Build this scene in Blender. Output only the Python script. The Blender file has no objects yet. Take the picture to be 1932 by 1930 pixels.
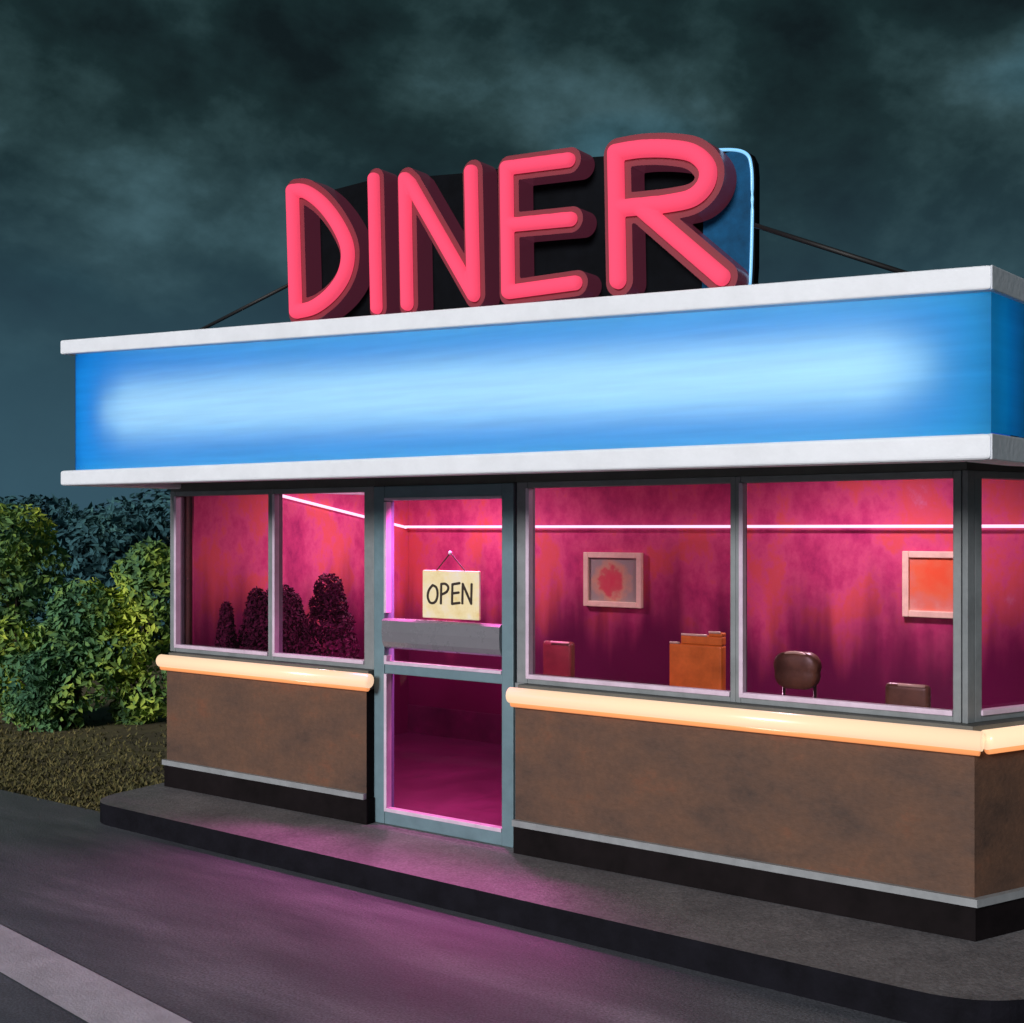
import bpy, bmesh, math, random
from mathutils import Vector, Matrix
random.seed(7)
C = bpy.context.scene.collection
SC = bpy.context.scene

# ------------------------------------------------------------------ camera, sky, light
FPX = 1200.0
TH = math.atan(FPX / (512 + 1178))
CAM = Vector((5.198, -5.834, 2.03))
cam = bpy.data.cameras.new('camera')
cam.sensor_width = 36; cam.lens = FPX / 1024 * 36
cam.shift_y = 17 / 1024
cam.clip_start = 0.05; cam.clip_end = 2000
co = bpy.data.objects.new('camera', cam); C.objects.link(co)
co.location = CAM; co.rotation_euler = (math.pi / 2, 0, TH)
SC.camera = co

SUN_EL = math.radians(18); SUN_AZ = math.radians(0)     # azimuth measured from -y (the front), negative = left
SUN_DIR = Vector((math.sin(SUN_AZ) * math.cos(SUN_EL), -math.cos(SUN_AZ) * math.cos(SUN_EL), math.sin(SUN_EL)))
sun = bpy.data.lights.new('sun', 'SUN'); sun.energy = 2.9; sun.angle = math.radians(16); sun.color = (1.0, 0.95, 0.93)
so = bpy.data.objects.new('sun', sun); C.objects.link(so)
so.rotation_euler = SUN_DIR.to_track_quat('Z', 'Y').to_euler()

SC.view_settings.view_transform = 'Standard'
SC.view_settings.look = 'None'
SC.view_settings.exposure = 0.0
SC.view_settings.gamma = 1.0
SC.cycles.max_bounces = 10; SC.cycles.transparent_max_bounces = 12
SC.cycles.use_denoising = True
SC.cycles.sample_clamp_indirect = 4

W = bpy.data.worlds.new('World'); SC.world = W; W.use_nodes = True
nt = W.node_tree; nt.nodes.clear()
def N(t, k, **kw):
    n = t.nodes.new(k)
    for a, b in kw.items(): setattr(n, a, b)
    return n
def ramp(t, stops, interp='LINEAR'):
    n = t.nodes.new('ShaderNodeValToRGB'); e = n.color_ramp.elements; n.color_ramp.interpolation = interp
    while len(e) < len(stops): e.new(0.5)
    for i, (p, c) in enumerate(stops):
        e[i].position = p; e[i].color = (c[0], c[1], c[2], 1)
    return n
def lin(r, g, b):
    f = lambda v: (v / 255 / 12.92) if v / 255 <= 0.04045 else ((v / 255 + 0.055) / 1.055) ** 2.4
    return (f(r), f(g), f(b))
sky = N(nt, 'ShaderNodeTexSky', sky_type='NISHITA', sun_disc=False, sun_elevation=SUN_EL,
        sun_rotation=math.pi - SUN_AZ)
bg1 = N(nt, 'ShaderNodeBackground'); bg1.inputs[1].default_value = 0.0015
nt.links.new(sky.outputs[0], bg1.inputs[0])
tc = N(nt, 'ShaderNodeTexCoord')
mp = N(nt, 'ShaderNodeMapping'); mp.inputs['Rotation'].default_value = (0.5, 0.9, 1.9); mp.inputs['Scale'].default_value = (1.0, 1.0, 1.35)
nt.links.new(tc.outputs['Generated'], mp.inputs[0])
n1 = N(nt, 'ShaderNodeTexNoise'); n1.inputs['Scale'].default_value = 5.5; n1.inputs['Detail'].default_value = 6; n1.inputs['Roughness'].default_value = 0.5; n1.inputs['Distortion'].default_value = 0.25
n2 = N(nt, 'ShaderNodeTexNoise'); n2.inputs['Scale'].default_value = 2.4; n2.inputs['Detail'].default_value = 3
n3 = N(nt, 'ShaderNodeTexNoise'); n3.inputs['Scale'].default_value = 16; n3.inputs['Detail'].default_value = 6; n3.inputs['Roughness'].default_value = 0.6
for n in (n1, n2, n3): nt.links.new(mp.outputs[0], n.inputs['Vector'])
mx = N(nt, 'ShaderNodeMath', operation='MULTIPLY_ADD'); nt.links.new(n3.outputs[0], mx.inputs[0]); mx.inputs[1].default_value = 0.42
nt.links.new(n1.outputs[0], mx.inputs[2])
r1 = ramp(nt, [(0.53, lin(13, 23, 24)), (0.68, lin(24, 41, 42)), (0.79, lin(41, 61, 63)), (0.94, lin(64, 90, 96))])
nt.links.new(mx.outputs[0], r1.inputs[0])
r2 = ramp(nt, [(0.36, (0.85, 0.95, 0.92)), (0.52, (1.0, 1.05, 1.05)), (0.66, (0.9, 1.55, 1.9))])
nt.links.new(n2.outputs[0], r2.inputs[0])
mm0 = N(nt, 'ShaderNodeMix', data_type='RGBA', blend_type='MULTIPLY'); mm0.inputs[0].default_value = 1
nt.links.new(r1.outputs[0], mm0.inputs[6]); nt.links.new(r2.outputs[0], mm0.inputs[7])
spz = N(nt, 'ShaderNodeSeparateXYZ'); nt.links.new(tc.outputs['Generated'], spz.inputs[0])
rz = N(nt, 'ShaderNodeMapRange', interpolation_type='SMOOTHSTEP'); rz.inputs[1].default_value = -0.02; rz.inputs[2].default_value = 0.34; rz.inputs[3].default_value = 0.9; rz.inputs[4].default_value = 0.0
nt.links.new(spz.outputs[2], rz.inputs[0])
mm = N(nt, 'ShaderNodeMix', data_type='RGBA'); nt.links.new(rz.outputs[0], mm.inputs[0]); nt.links.new(mm0.outputs[2], mm.inputs[6]); mm.inputs[7].default_value = (*lin(52, 85, 102), 1)
bg2 = N(nt, 'ShaderNodeBackground'); bg2.inputs[1].default_value = 1.0
nt.links.new(mm.outputs[2], bg2.inputs[0])
ad = N(nt, 'ShaderNodeAddShader'); nt.links.new(bg1.outputs[0], ad.inputs[0]); nt.links.new(bg2.outputs[0], ad.inputs[1])
ow = N(nt, 'ShaderNodeOutputWorld'); nt.links.new(ad.outputs[0], ow.inputs[0])

# ------------------------------------------------------------------ mapping of traced outlines to their own planes
S = 1024 / 1932
Rv = Vector((math.cos(TH), math.sin(TH), 0)); Fv = Vector((-math.sin(TH), math.cos(TH), 0))
def ray(u, v): return Rv * ((u * S - 512) / FPX) + Fv + Vector((0, 0, (528.5 - v * S) / FPX))
def PY(u, v, y):
    r = ray(u, v); return CAM + r * ((y - CAM.y) / r.y)
def PZ(u, v, z):
    r = ray(u, v); return CAM + r * ((z - CAM.z) / r.z)
def PX(u, v, x):
    r = ray(u, v); return CAM + r * ((x - CAM.x) / r.x)

# ------------------------------------------------------------------ materials
def mat(name, col, rough=0.6, var=0.0, scale=6.0, stops=None, bump=0.0, bscale=60.0, metal=0.0, spec=0.5, stretch=(1, 1, 1), coat=0.0, island=None, grain=None):
    m = bpy.data.materials.new(name); m.use_nodes = True
    t = m.node_tree; b = t.nodes['Principled BSDF']
    b.inputs['Roughness'].default_value = rough; b.inputs['Metallic'].default_value = metal
    b.inputs['Specular IOR Level'].default_value = spec
    if coat: b.inputs['Coat Weight'].default_value = coat
    b.inputs['Base Color'].default_value = (*col, 1)
    g = N(t, 'ShaderNodeNewGeometry')
    mpn = N(t, 'ShaderNodeMapping'); mpn.inputs['Scale'].default_value = stretch
    t.links.new(g.outputs['Position'], mpn.inputs[0])
    if var or stops:
        n = N(t, 'ShaderNodeTexNoise'); n.inputs['Scale'].default_value = scale; n.inputs['Detail'].default_value = 6; n.inputs['Roughness'].default_value = 0.7
        t.links.new(mpn.outputs[0], n.inputs['Vector'])
        if stops is None:
            stops = [(0.3, tuple(c * (1 - var) for c in col)), (0.7, tuple(min(1, c * (1 + var)) for c in col))]
        r = ramp(t, stops); t.links.new(n.outputs[0], r.inputs[0])
        t.links.new(r.outputs[0], b.inputs['Base Color'])
        rr = N(t, 'ShaderNodeMapRange'); rr.inputs[3].default_value = max(0.03, rough - 0.12); rr.inputs[4].default_value = min(1, rough + 0.12)
        t.links.new(n.outputs[0], rr.inputs[0]); t.links.new(rr.outputs[0], b.inputs['Roughness'])
    if island:
        r = ramp(t, island); t.links.new(g.outputs['Random Per Island'], r.inputs[0]); t.links.new(r.outputs[0], b.inputs['Base Color'])
    if grain:
        n = N(t, 'ShaderNodeTexNoise'); n.inputs['Scale'].default_value = grain[0]; n.inputs['Detail'].default_value = 3; t.links.new(g.outputs['Position'], n.inputs['Vector'])
        k = ramp(t, [(0.3, (1 - grain[1],) * 3), (0.7, (1 + grain[1],) * 3)]); t.links.new(n.outputs[0], k.inputs[0])
        src = b.inputs['Base Color'].links[0].from_socket
        x = N(t, 'ShaderNodeMix', data_type='RGBA', blend_type='MULTIPLY'); x.inputs[0].default_value = 1
        t.links.new(src, x.inputs[6]); t.links.new(k.outputs[0], x.inputs[7]); t.links.new(x.outputs[2], b.inputs['Base Color'])
    if bump:
        n = N(t, 'ShaderNodeTexNoise'); n.inputs['Scale'].default_value = bscale; n.inputs['Detail'].default_value = 5
        t.links.new(mpn.outputs[0], n.inputs['Vector'])
        bn = N(t, 'ShaderNodeBump'); bn.inputs['Strength'].default_value = bump; bn.inputs['Distance'].default_value = 0.01
        t.links.new(n.outputs[0], bn.inputs['Height']); t.links.new(bn.outputs[0], b.inputs['Normal'])
    return m
def emit(name, col, s=1.0):
    m = bpy.data.materials.new(name); m.use_nodes = True
    b = m.node_tree.nodes['Principled BSDF']
    b.inputs['Base Color'].default_value = (*[c * 0.5 for c in col], 1); b.inputs['Roughness'].default_value = 0.25
    b.inputs['Emission Color'].default_value = (*col, 1); b.inputs['Emission Strength'].default_value = s
    return m
def glassm(name, tint=(1, 1, 1), refl=1.0):
    m = bpy.data.materials.new(name); m.use_nodes = True
    t = m.node_tree; t.nodes.clear()
    tr = N(t, 'ShaderNodeBsdfTransparent'); tr.inputs[0].default_value = (*tint, 1)
    gl = N(t, 'ShaderNodeBsdfGlossy'); gl.inputs['Roughness'].default_value = 0.04; gl.inputs[0].default_value = (refl, refl, refl, 1)
    fr = N(t, 'ShaderNodeFresnel'); fr.inputs[0].default_value = 1.45
    mxs = N(t, 'ShaderNodeMixShader')
    t.links.new(fr.outputs[0], mxs.inputs[0]); t.links.new(tr.outputs[0], mxs.inputs[1]); t.links.new(gl.outputs[0], mxs.inputs[2])
    o = N(t, 'ShaderNodeOutputMaterial'); t.links.new(mxs.outputs[0], o.inputs[0])
    return m
def lightpanel(name, col):
    m = bpy.data.materials.new(name); m.use_nodes = True
    t = m.node_tree; t.nodes.clear()
    tl = N(t, 'ShaderNodeBsdfTranslucent'); tl.inputs[0].default_value = (*col, 1)
    df = N(t, 'ShaderNodeBsdfDiffuse'); df.inputs[0].default_value = (0.0, 0.09, 0.22, 1)
    gl = N(t, 'ShaderNodeBsdfGlossy'); gl.inputs['Roughness'].default_value = 0.35
    g = N(t, 'ShaderNodeNewGeometry'); mpn = N(t, 'ShaderNodeMapping'); mpn.inputs['Scale'].default_value = (1.2, 1, 22)
    t.links.new(g.outputs['Position'], mpn.inputs[0])
    n = N(t, 'ShaderNodeTexNoise'); n.inputs['Scale'].default_value = 1.3; n.inputs['Detail'].default_value = 5
    t.links.new(mpn.outputs[0], n.inputs['Vector'])
    r = ramp(t, [(0.3, tuple(c * 0.93 for c in col)), (0.7, tuple(min(1, c * 1.05) for c in col))])
    t.links.new(n.outputs[0], r.inputs[0]); t.links.new(r.outputs[0], tl.inputs[0])
    a = N(t, 'ShaderNodeMixShader'); a.inputs[0].default_value = 0.15
    t.links.new(tl.outputs[0], a.inputs[1]); t.links.new(df.outputs[0], a.inputs[2])
    b = N(t, 'ShaderNodeMixShader'); b.inputs[0].default_value = 0.004
    t.links.new(a.outputs[0], b.inputs[1]); t.links.new(gl.outputs[0], b.inputs[2])
    o = N(t, 'ShaderNodeOutputMaterial'); t.links.new(b.outputs[0], o.inputs[0])
    return m

M = {}
M['brown'] = mat('brown_wall', (0.2, 0.11, 0.07), 0.75, grain=(38, 0.10), scale=2.6, bump=0.25, bscale=45,
                 stops=[(0.26, (0.045, 0.028, 0.022)), (0.42, (0.092, 0.050, 0.034)), (0.58, (0.122, 0.062, 0.038)), (0.74, (0.18, 0.066, 0.034))], stretch=(0.8, 1, 1.3))
M['plinth'] = mat('plinth_dark', (0.008, 0.006, 0.007), 0.7, 0.5, 4, spec=0.08)
M['striptrim'] = mat('grey_strip', (0.26, 0.28, 0.30), 0.5, 0.15, 9)
M['frame'] = mat('frame_grey', (0.20, 0.225, 0.24), 0.5, 0.18, 7, bump=0.1)
M['bead'] = mat('lilac_bead', (0.62, 0.50, 0.64), 0.45, 0.15, 8)
M['doorframe'] = mat('door_blue_grey', (0.13, 0.215, 0.255), 0.5, 0.14, 7, bump=0.1)
M['header'] = mat('header_grey', (0.09, 0.095, 0.09), 0.6, 0.2, 6)
M['soffit'] = mat('soffit_dark', (0.035, 0.027, 0.022), 0.8, 0.4, 5)
M['trim'] = mat('trim_white', (0.80, 0.85, 0.92), 0.55, 0.06, 3.5, bump=0.2, bscale=30)
M['bluepanel'] = lightpanel('fascia_acrylic', (0.29, 0.82, 0.96)); M['endacrylic'] = lightpanel('fascia_end_acrylic', (0.02, 0.22, 0.34))
M['endpanel'] = mat('fascia_end_blue', (0.015, 0.13, 0.26), 0.5, 0.35, 6)
M['inner'] = mat('lightbox_inner', (0.015, 0.13, 0.5), 0.9)
M['lampcore'] = emit('lightbox_tube', (1.55, 0.88, 0.82), 1.75); M['lampblue'] = emit('lightbox_blue_tube', (0.0, 0.41, 0.70), 5.0)
M['cream'] = emit('warm_neon', (1.0, 0.69, 0.45), 0.82)
M['orange'] = emit('orange_underside', (1.0, 0.36, 0.13), 0.75)
M['neon'] = emit('pink_neon', (1.0, 0.085, 0.175), 0.74); M['neon'].node_tree.nodes['Principled BSDF'].inputs['Specular IOR Level'].default_value = 0.0; M['neon'].node_tree.nodes['Principled BSDF'].inputs['Base Color'].default_value = (0.5, 0.04, 0.08, 1)
M['letterface'] = mat('letter_face', (0.20, 0.012, 0.03), 0.6, 0.1, 8)
M['sideglow'] = emit('letter_side_glow', (0.052, 0.010, 0.020), 1.0)  # weak emission stands in for light on the unlit letter sides
M['board'] = mat('sign_board', (0.004, 0.005, 0.007), 0.8, 0.4, 6, spec=0.05)
M['boardblue'] = mat('sign_board_blue', (0.006, 0.07, 0.17), 0.7, 0.4, 6, spec=0.1)
M['bluetube'] = emit('blue_neon', (0.25, 0.62, 1.0), 0.8)
M['cable'] = mat('cable_black', (0.006, 0.006, 0.007), 0.6)
M['white_strip'] = emit('white_strip', (0.95, 0.62, 0.82), 2.4)
M['pink'] = mat('pink_wall', (0.7, 0.05, 0.2), 0.8, spec=0.1, scale=2.2, bump=0.2, bscale=20, stretch=(1, 1, 0.75),
                stops=[(0.30, (0.36, 0.03, 0.14)), (0.42, (0.58, 0.06, 0.20)), (0.51, (0.70, 0.11, 0.25)), (0.58, (0.74, 0.12, 0.13)), (0.66, (0.72, 0.12, 0.18)), (0.75, (0.70, 0.24, 0.38))])
def lower_shade(m, z0, z1, dark):  # paints shade into the wall colour: plum towards the floor, noisy edge
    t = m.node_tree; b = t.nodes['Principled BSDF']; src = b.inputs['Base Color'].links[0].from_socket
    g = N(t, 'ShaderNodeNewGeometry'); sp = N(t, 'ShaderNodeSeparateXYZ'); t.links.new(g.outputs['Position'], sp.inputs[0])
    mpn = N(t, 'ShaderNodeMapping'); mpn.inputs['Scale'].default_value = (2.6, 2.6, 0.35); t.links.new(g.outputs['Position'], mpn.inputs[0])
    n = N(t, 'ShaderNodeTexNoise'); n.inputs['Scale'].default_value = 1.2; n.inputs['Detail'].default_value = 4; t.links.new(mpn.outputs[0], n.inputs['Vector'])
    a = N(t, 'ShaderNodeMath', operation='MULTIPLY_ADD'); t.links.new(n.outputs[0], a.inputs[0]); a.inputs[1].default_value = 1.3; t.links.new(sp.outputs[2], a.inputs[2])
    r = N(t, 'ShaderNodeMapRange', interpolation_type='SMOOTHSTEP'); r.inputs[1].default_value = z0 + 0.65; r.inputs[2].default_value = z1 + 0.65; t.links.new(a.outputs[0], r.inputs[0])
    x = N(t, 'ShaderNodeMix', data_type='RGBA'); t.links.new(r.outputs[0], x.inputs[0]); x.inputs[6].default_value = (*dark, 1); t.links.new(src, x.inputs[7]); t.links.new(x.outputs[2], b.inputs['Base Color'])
lower_shade(M['pink'], 0.98, 1.80, (0.11, 0.005, 0.05))
M['plum'] = mat('plum_dado', (0.10, 0.008, 0.05), 0.5, scale=1.6, stops=[(0.3, (0.035, 0.003, 0.022)), (0.55, (0.10, 0.007, 0.05)), (0.75, (0.22, 0.014, 0.12))])
M['floor_in'] = mat('interior_floor', (0.075, 0.006, 0.04), 0.4, 0.35, 2)
M['ceil'] = mat('ceiling_pink', (0.6, 0.08, 0.25), 0.8)
M['roof'] = mat('roof_felt', (0.05, 0.055, 0.06), 0.9, 0.3, 4)
M['glass'] = glassm('window_glass', (0.68, 0.56, 0.63), 0.5)
M['doorglass'] = glassm('door_glass', (0.8, 0.6, 0.7), 0.5); M['darkglass'] = glassm('dark_door_glass', (0.75, 0.38, 0.62), 0.35)
M['steel'] = mat('push_plate_metal', (0.17, 0.17, 0.195), 0.28, 0.08, 3)
M['cream_sign'] = mat('cream_board', (0.86, 0.74, 0.44), 0.6, scale=7, stops=[(0.3, (0.78, 0.62, 0.26)), (0.5, (0.88, 0.76, 0.46)), (0.7, (0.84, 0.78, 0.72))])
M['ink'] = mat('dark_ink', (0.025, 0.014, 0.008), 0.7)
M['nail'] = mat('nail_white', (0.75, 0.72, 0.75), 0.3)
M['picframe'] = mat('picture_frame', (0.90, 0.80, 0.55), 0.5, 0.15, 12)
M['pave'] = mat('pavement_concrete', (0.085, 0.083, 0.088), 0.55, grain=(60, 0.3), scale=3, bump=0.35, bscale=70, stops=[(0.3, (0.115, 0.115, 0.128)), (0.7, (0.21, 0.205, 0.22))])
M['kerb'] = mat('kerb_dark', (0.008, 0.008, 0.012), 0.8, 0.4, 6, bump=0.3, spec=0.08)
M['road'] = mat('asphalt', (0.05, 0.052, 0.06), 0.42, grain=(85, 0.45), scale=1.1, bump=0.5, bscale=140, stretch=(0.35, 1.6, 1), stops=[(0.3, (0.065, 0.072, 0.09)), (0.52, (0.12, 0.128, 0.15)), (0.72, (0.21, 0.22, 0.25))])
M['line'] = mat('road_paint', (0.50, 0.50, 0.54), 0.6, 0.18, 5, bump=0.3, bscale=90)
M['soil'] = mat('soil', (0.06, 0.045, 0.025), 0.95, scale=0.9, bump=0.7, bscale=14, stops=[(0.3, (0.06, 0.05, 0.03)), (0.5, (0.11, 0.092, 0.045)), (0.65, (0.13, 0.12, 0.045)), (0.8, (0.19, 0.12, 0.065))])
M['grass'] = mat('grass_blades', (0.08, 0.09, 0.02), 0.9, island=[(0.0, (0.08, 0.08, 0.028)), (0.5, (0.12, 0.11, 0.035)), (1.0, (0.17, 0.14, 0.05))])
M['bark'] = mat('bark', (0.05, 0.035, 0.025), 0.9, 0.4, 8)

# ------------------------------------------------------------------ mesh helpers
def link(name, bm, m, parent=None, smooth=False):
    bmesh.ops.recalc_face_normals(bm, faces=bm.faces[:])
    me = bpy.data.meshes.new(name); bm.to_mesh(me); bm.free()
    for x in (m if isinstance(m, (list, tuple)) else [m]): me.materials.append(x)
    if smooth:
        for p in me.polygons: p.use_smooth = True
    o = bpy.data.objects.new(name, me); C.objects.link(o)
    if parent:
        o.parent = parent
        o.matrix_parent_inverse = Matrix.Translation(-parent_world(parent))
    return o
def parent_world(p):
    return Vector((0, 0, 0)) if p.parent else p.location.copy()   # parts keep their meshes in world coordinates
def thing(name, label, cat, loc, group=None):
    o = bpy.data.objects.new(name, None); o.location = loc; C.objects.link(o); o.empty_display_size = 0.2
    return tag(o, label, cat, group)
def tag(o, label, cat, group=None, kind=None):
    o['label'] = label; o['category'] = cat
    if group: o['group'] = group
    if kind: o['kind'] = kind
    return o
def struct(o, label, cat, kind='structure'):
    o['kind'] = kind; o['label'] = label; o['category'] = cat
    return o
def bevel(bm, w, seg=2):
    if w: bmesh.ops.bevel(bm, geom=bm.edges[:], offset=w, segments=seg, affect='EDGES', profile=0.6)
def merge(bm, other):
    me = bpy.data.meshes.new('tmp'); other.to_mesh(me); other.free(); bm.from_mesh(me); bpy.data.meshes.remove(me)
def hexa(bm, p, bev=0.0, seg=2):      # p: 4 bottom points (loop), 4 top points
    b = bmesh.new(); v = [b.verts.new(q) for q in p]
    for f in ((0, 1, 2, 3), (4, 5, 6, 7), (0, 1, 5, 4), (1, 2, 6, 5), (2, 3, 7, 6), (3, 0, 4, 7)): b.faces.new([v[i] for i in f])
    bmesh.ops.recalc_face_normals(b, faces=b.faces[:])
    bevel(b, bev, seg); merge(bm, b)
def box(bm, x0, x1, y0, y1, z0, z1, bev=0.0, seg=2):
    hexa(bm, [(x0, y0, z0), (x1, y0, z0), (x1, y1, z0), (x0, y1, z0), (x0, y0, z1), (x1, y0, z1), (x1, y1, z1), (x0, y1, z1)], bev, seg)
def prism(bm, poly, z0, z1, bev=0.0):
    b = bmesh.new()
    n = len(poly)
    zf = lambda z, i: z[i] if isinstance(z, (list, tuple)) else z
    lo = [b.verts.new((p[0], p[1], zf(z0, i))) for i, p in enumerate(poly)]; hi = [b.verts.new((p[0], p[1], zf(z1, i))) for i, p in enumerate(poly)]
    b.faces.new(lo[::-1]); b.faces.new(hi)
    for i in range(n): b.faces.new((lo[i], lo[(i + 1) % n], hi[(i + 1) % n], hi[i]))
    bmesh.ops.recalc_face_normals(b, faces=b.faces[:])
    bevel(b, bev); merge(bm, b)
def tube(bm, pts, r, seg=12, caps=True):
    pts = [Vector(p) for p in pts]; rings = []
    for i, p in enumerate(pts):
        d = (pts[min(i + 1, len(pts) - 1)] - pts[max(i - 1, 0)]).normalized()
        a = d.cross(Vector((0, 0, 1)));
        if a.length < 1e-3: a = d.cross(Vector((0, 1, 0)))
        a.normalize(); b = d.cross(a)
        rr = r[i] if isinstance(r, (list, tuple)) else r
        rings.append([bm.verts.new(p + (a * math.cos(k * 2 * math.pi / seg) + b * math.sin(k * 2 * math.pi / seg)) * rr) for k in range(seg)])
    for q in range(len(rings) - 1):
        for k in range(seg): bm.faces.new((rings[q][k], rings[q][(k + 1) % seg], rings[q + 1][(k + 1) % seg], rings[q + 1][k]))
    if caps:
        bm.faces.new(rings[0][::-1]); bm.faces.new(rings[-1])
def capsule(bm, a, b, r, seg=16):
    a, b = Vector(a), Vector(b); d = (b - a).normalized(); P = []; R = []
    for i in range(6):
        t = math.pi / 2 * (i / 5); P.append(a + d * r * (1 - math.sin(t))); R.append(max(1e-4, r * math.cos(math.pi / 2 - t)))
    for i in range(6):
        t = math.pi / 2 * (1 - i / 5); P.append(b - d * r * (1 - math.sin(t))); R.append(max(1e-4, r * math.cos(math.pi / 2 - t)))
    tube(bm, P, R, seg)
def ellipsoid(bm, c, s, sub=3):
    b = bmesh.new(); bmesh.ops.create_icosphere(b, subdivisions=sub, radius=1)
    for v in b.verts: v.co = Vector((v.co.x * s[0] + c[0], v.co.y * s[1] + c[1], v.co.z * s[2] + c[2]))
    merge(bm, b)
def NB(): return bmesh.new()

# distance-field stroke solids: a letter outline is the union of its strokes
def seg_d(p, a, b):
    ax, ay = a; bx, by = b; px, py = p
    dx, dy = bx - ax, by - ay; L = dx * dx + dy * dy
    t = 0 if L == 0 else max(0, min(1, ((px - ax) * dx + (py - ay) * dy) / L))
    return math.hypot(px - ax - dx * t, py - ay - dy * t)
def stroke_solid(bm, strokes, w, y0, depth, cell, bulge=0.0):
    """strokes in (x,z); solid of half width w, front at y0, going back by depth; a bulging front when asked"""
    xs = [p[0] for s in strokes for p in s]; zs = [p[1] for s in strokes for p in s]
    x0, x1, z0, z1 = min(xs) - w * 1.3, max(xs) + w * 1.3, min(zs) - w * 1.3, max(zs) + w * 1.3
    nx, nz = int((x1 - x0) / cell) + 2, int((z1 - z0) / cell) + 2
    segs = [(s[i], s[i + 1]) for s in strokes for i in range(len(s) - 1)]
    def f(p): return min(seg_d(p, a, b) for a, b in segs) - w
    G = [[f((x0 + i * cell, z0 + j * cell)) for j in range(nz)] for i in range(nx)]
    V = {}
    def yv(d):
        if not bulge: return y0
        t = max(0, min(1, 1 + d / w)); return y0 - bulge * math.sqrt(max(0, 1 - t * t))
    def gv(i, j):
        k = (i, j)
        if k not in V: V[k] = bm.verts.new((x0 + i * cell, yv(G[i][j]), z0 + j * cell))
        return V[k]
    def ev(a, b):
        k = (min(a, b), max(a, b), 'e')
        if k not in V:
            da, db = G[a[0]][a[1]], G[b[0]][b[1]]; t = da / (da - db)
            t = max(0.02, min(0.98, t))
            V[k] = bm.verts.new((x0 + (a[0] + (b[0] - a[0]) * t) * cell, y0, z0 + (a[1] + (b[1] - a[1]) * t) * cell))
        return V[k]
    faces = []
    for i in range(nx - 1):
        for j in range(nz - 1):
            cs = [(i, j), (i + 1, j), (i + 1, j + 1), (i, j + 1)]; lp = []
            for q in range(4):
                a, b = cs[q], cs[(q + 1) % 4]; ia, ib = G[a[0]][a[1]] < 0, G[b[0]][b[1]] < 0
                if ia: lp.append(gv(*a))
                if ia != ib: lp.append(ev(a, b))
            if len(lp) >= 3: faces.append(bm.faces.new(lp))
    be = [e for e in bm.edges if e.is_boundary]
    back = {}
    for e in be:
        for v in e.verts:
            if v not in back: back[v] = bm.verts.new((v.co.x, y0 + depth, v.co.z))
    for e in be:
        a, b = e.verts; bm.faces.new((a, b, back[b], back[a]))
    return faces, back

# ------------------------------------------------------------------ ground, road, pavement
bm = NB(); vs = [bm.verts.new(p) for p in ((-400, -400, -0.02), (400, -400, -0.02), (400, 400, -0.02), (-400, 400, -0.02))]; bm.faces.new(vs)
struct(link('ground', bm, M['soil']), 'bare brown earth ground around the diner', 'ground')
bm = NB(); vs = [bm.verts.new(p) for p in ((-300, -60, 0), (300, -60, 0), (300, -0.53, 0), (-300, -0.53, 0))]; bm.faces.new(vs)
struct(link('road', bm, M['road']), 'dark damp asphalt road in front of the diner', 'road')
a, b = Vector((-0.498, -2.341, 0.004)), Vector((1.271, -2.58, 0.004)); d = (b - a).normalized(); nn = Vector((d.y, -d.x, 0)) * 0.29
if nn.y > 0: nn = -nn
bm = NB(); vs = [bm.verts.new(p) for p in (a - d * 40, a + d * 2.9, a + d * 2.9 + nn, a - d * 40 + nn)]; bm.faces.new(vs)
struct(link('road_line', bm, M['line']), 'faded pale painted line on the asphalt road', 'road marking')

SD = Vector((0.42, 0.9075, 0)).normalized(); SN = Vector((SD.y, -SD.x, 0))    # the diner's right flank runs back along SD
K0 = Vector((3.665, 0, 0))
def corner(o): return K0 + Vector((o * (1 - 0.42) / 0.9075, -o, 0))
SL = 3.1
def side(s, o, z=0.0): return K0 + SD * s + SN * o + Vector((0, 0, z))
def sidecorner(o): # corner of the front/side offset lines
    return corner(o)

def roundcorner(p, a, b, r, n=8):
    """arc of radius about r at p between directions a (incoming, reversed) and b"""
    out = []
    for i in range(n + 1):
        t = i / n; q = (p + a * r) * (1 - t) ** 2 + p * 2 * t * (1 - t) + (p + b * r) * t * t
        out.append((q.x, q.y))
    return out
pl = Vector((-2.02, -0.745, 0)); pr = Vector((4.03, -0.885, 0))
fd = (pr - pl).normalized()
bk = side(3.3, 0.5)
poly = roundcorner(pl, Vector((-0.18, 1, 0)).normalized(), fd, 0.24) + roundcorner(pr, -fd, SD, 0.34) + [(bk.x, bk.y), (-2.2, bk.y)]
bm = NB(); prism(bm, poly, 0.0, 0.14); bm.normal_update()
for f in bm.faces:
    f.material_index = 0 if abs(f.normal.z) > 0.5 else 1
struct(link('pavement', bm, [M['pave'], M['kerb']]), 'raised grey pavement with dark kerb running round the diner', 'pavement')

# grass verge
bm = NB()
for i in range(15000):
    y = -0.53 + abs(random.gauss(0, 1)) * 1.1 ; x = random.uniform(-11, -2.15)
    if y > 4: continue
    h = random.uniform(0.015, 0.042); a = random.uniform(0, 6.28); w = random.uniform(0.006, 0.014); l = random.uniform(-0.03, 0.03); l2 = random.uniform(-0.03, 0.03)
    y += random.uniform(-0.05, 0.03)
    p = Vector((x, y, -0.02)); s_ = Vector((math.cos(a), math.sin(a), 0)) * w
    bm.faces.new([bm.verts.new(p - s_), bm.verts.new(p + s_), bm.verts.new(p + Vector((l, l2, h)))])
struct(link('grass', bm, M['grass']), 'short olive grass verge beside the road', 'grass', 'stuff')

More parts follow.
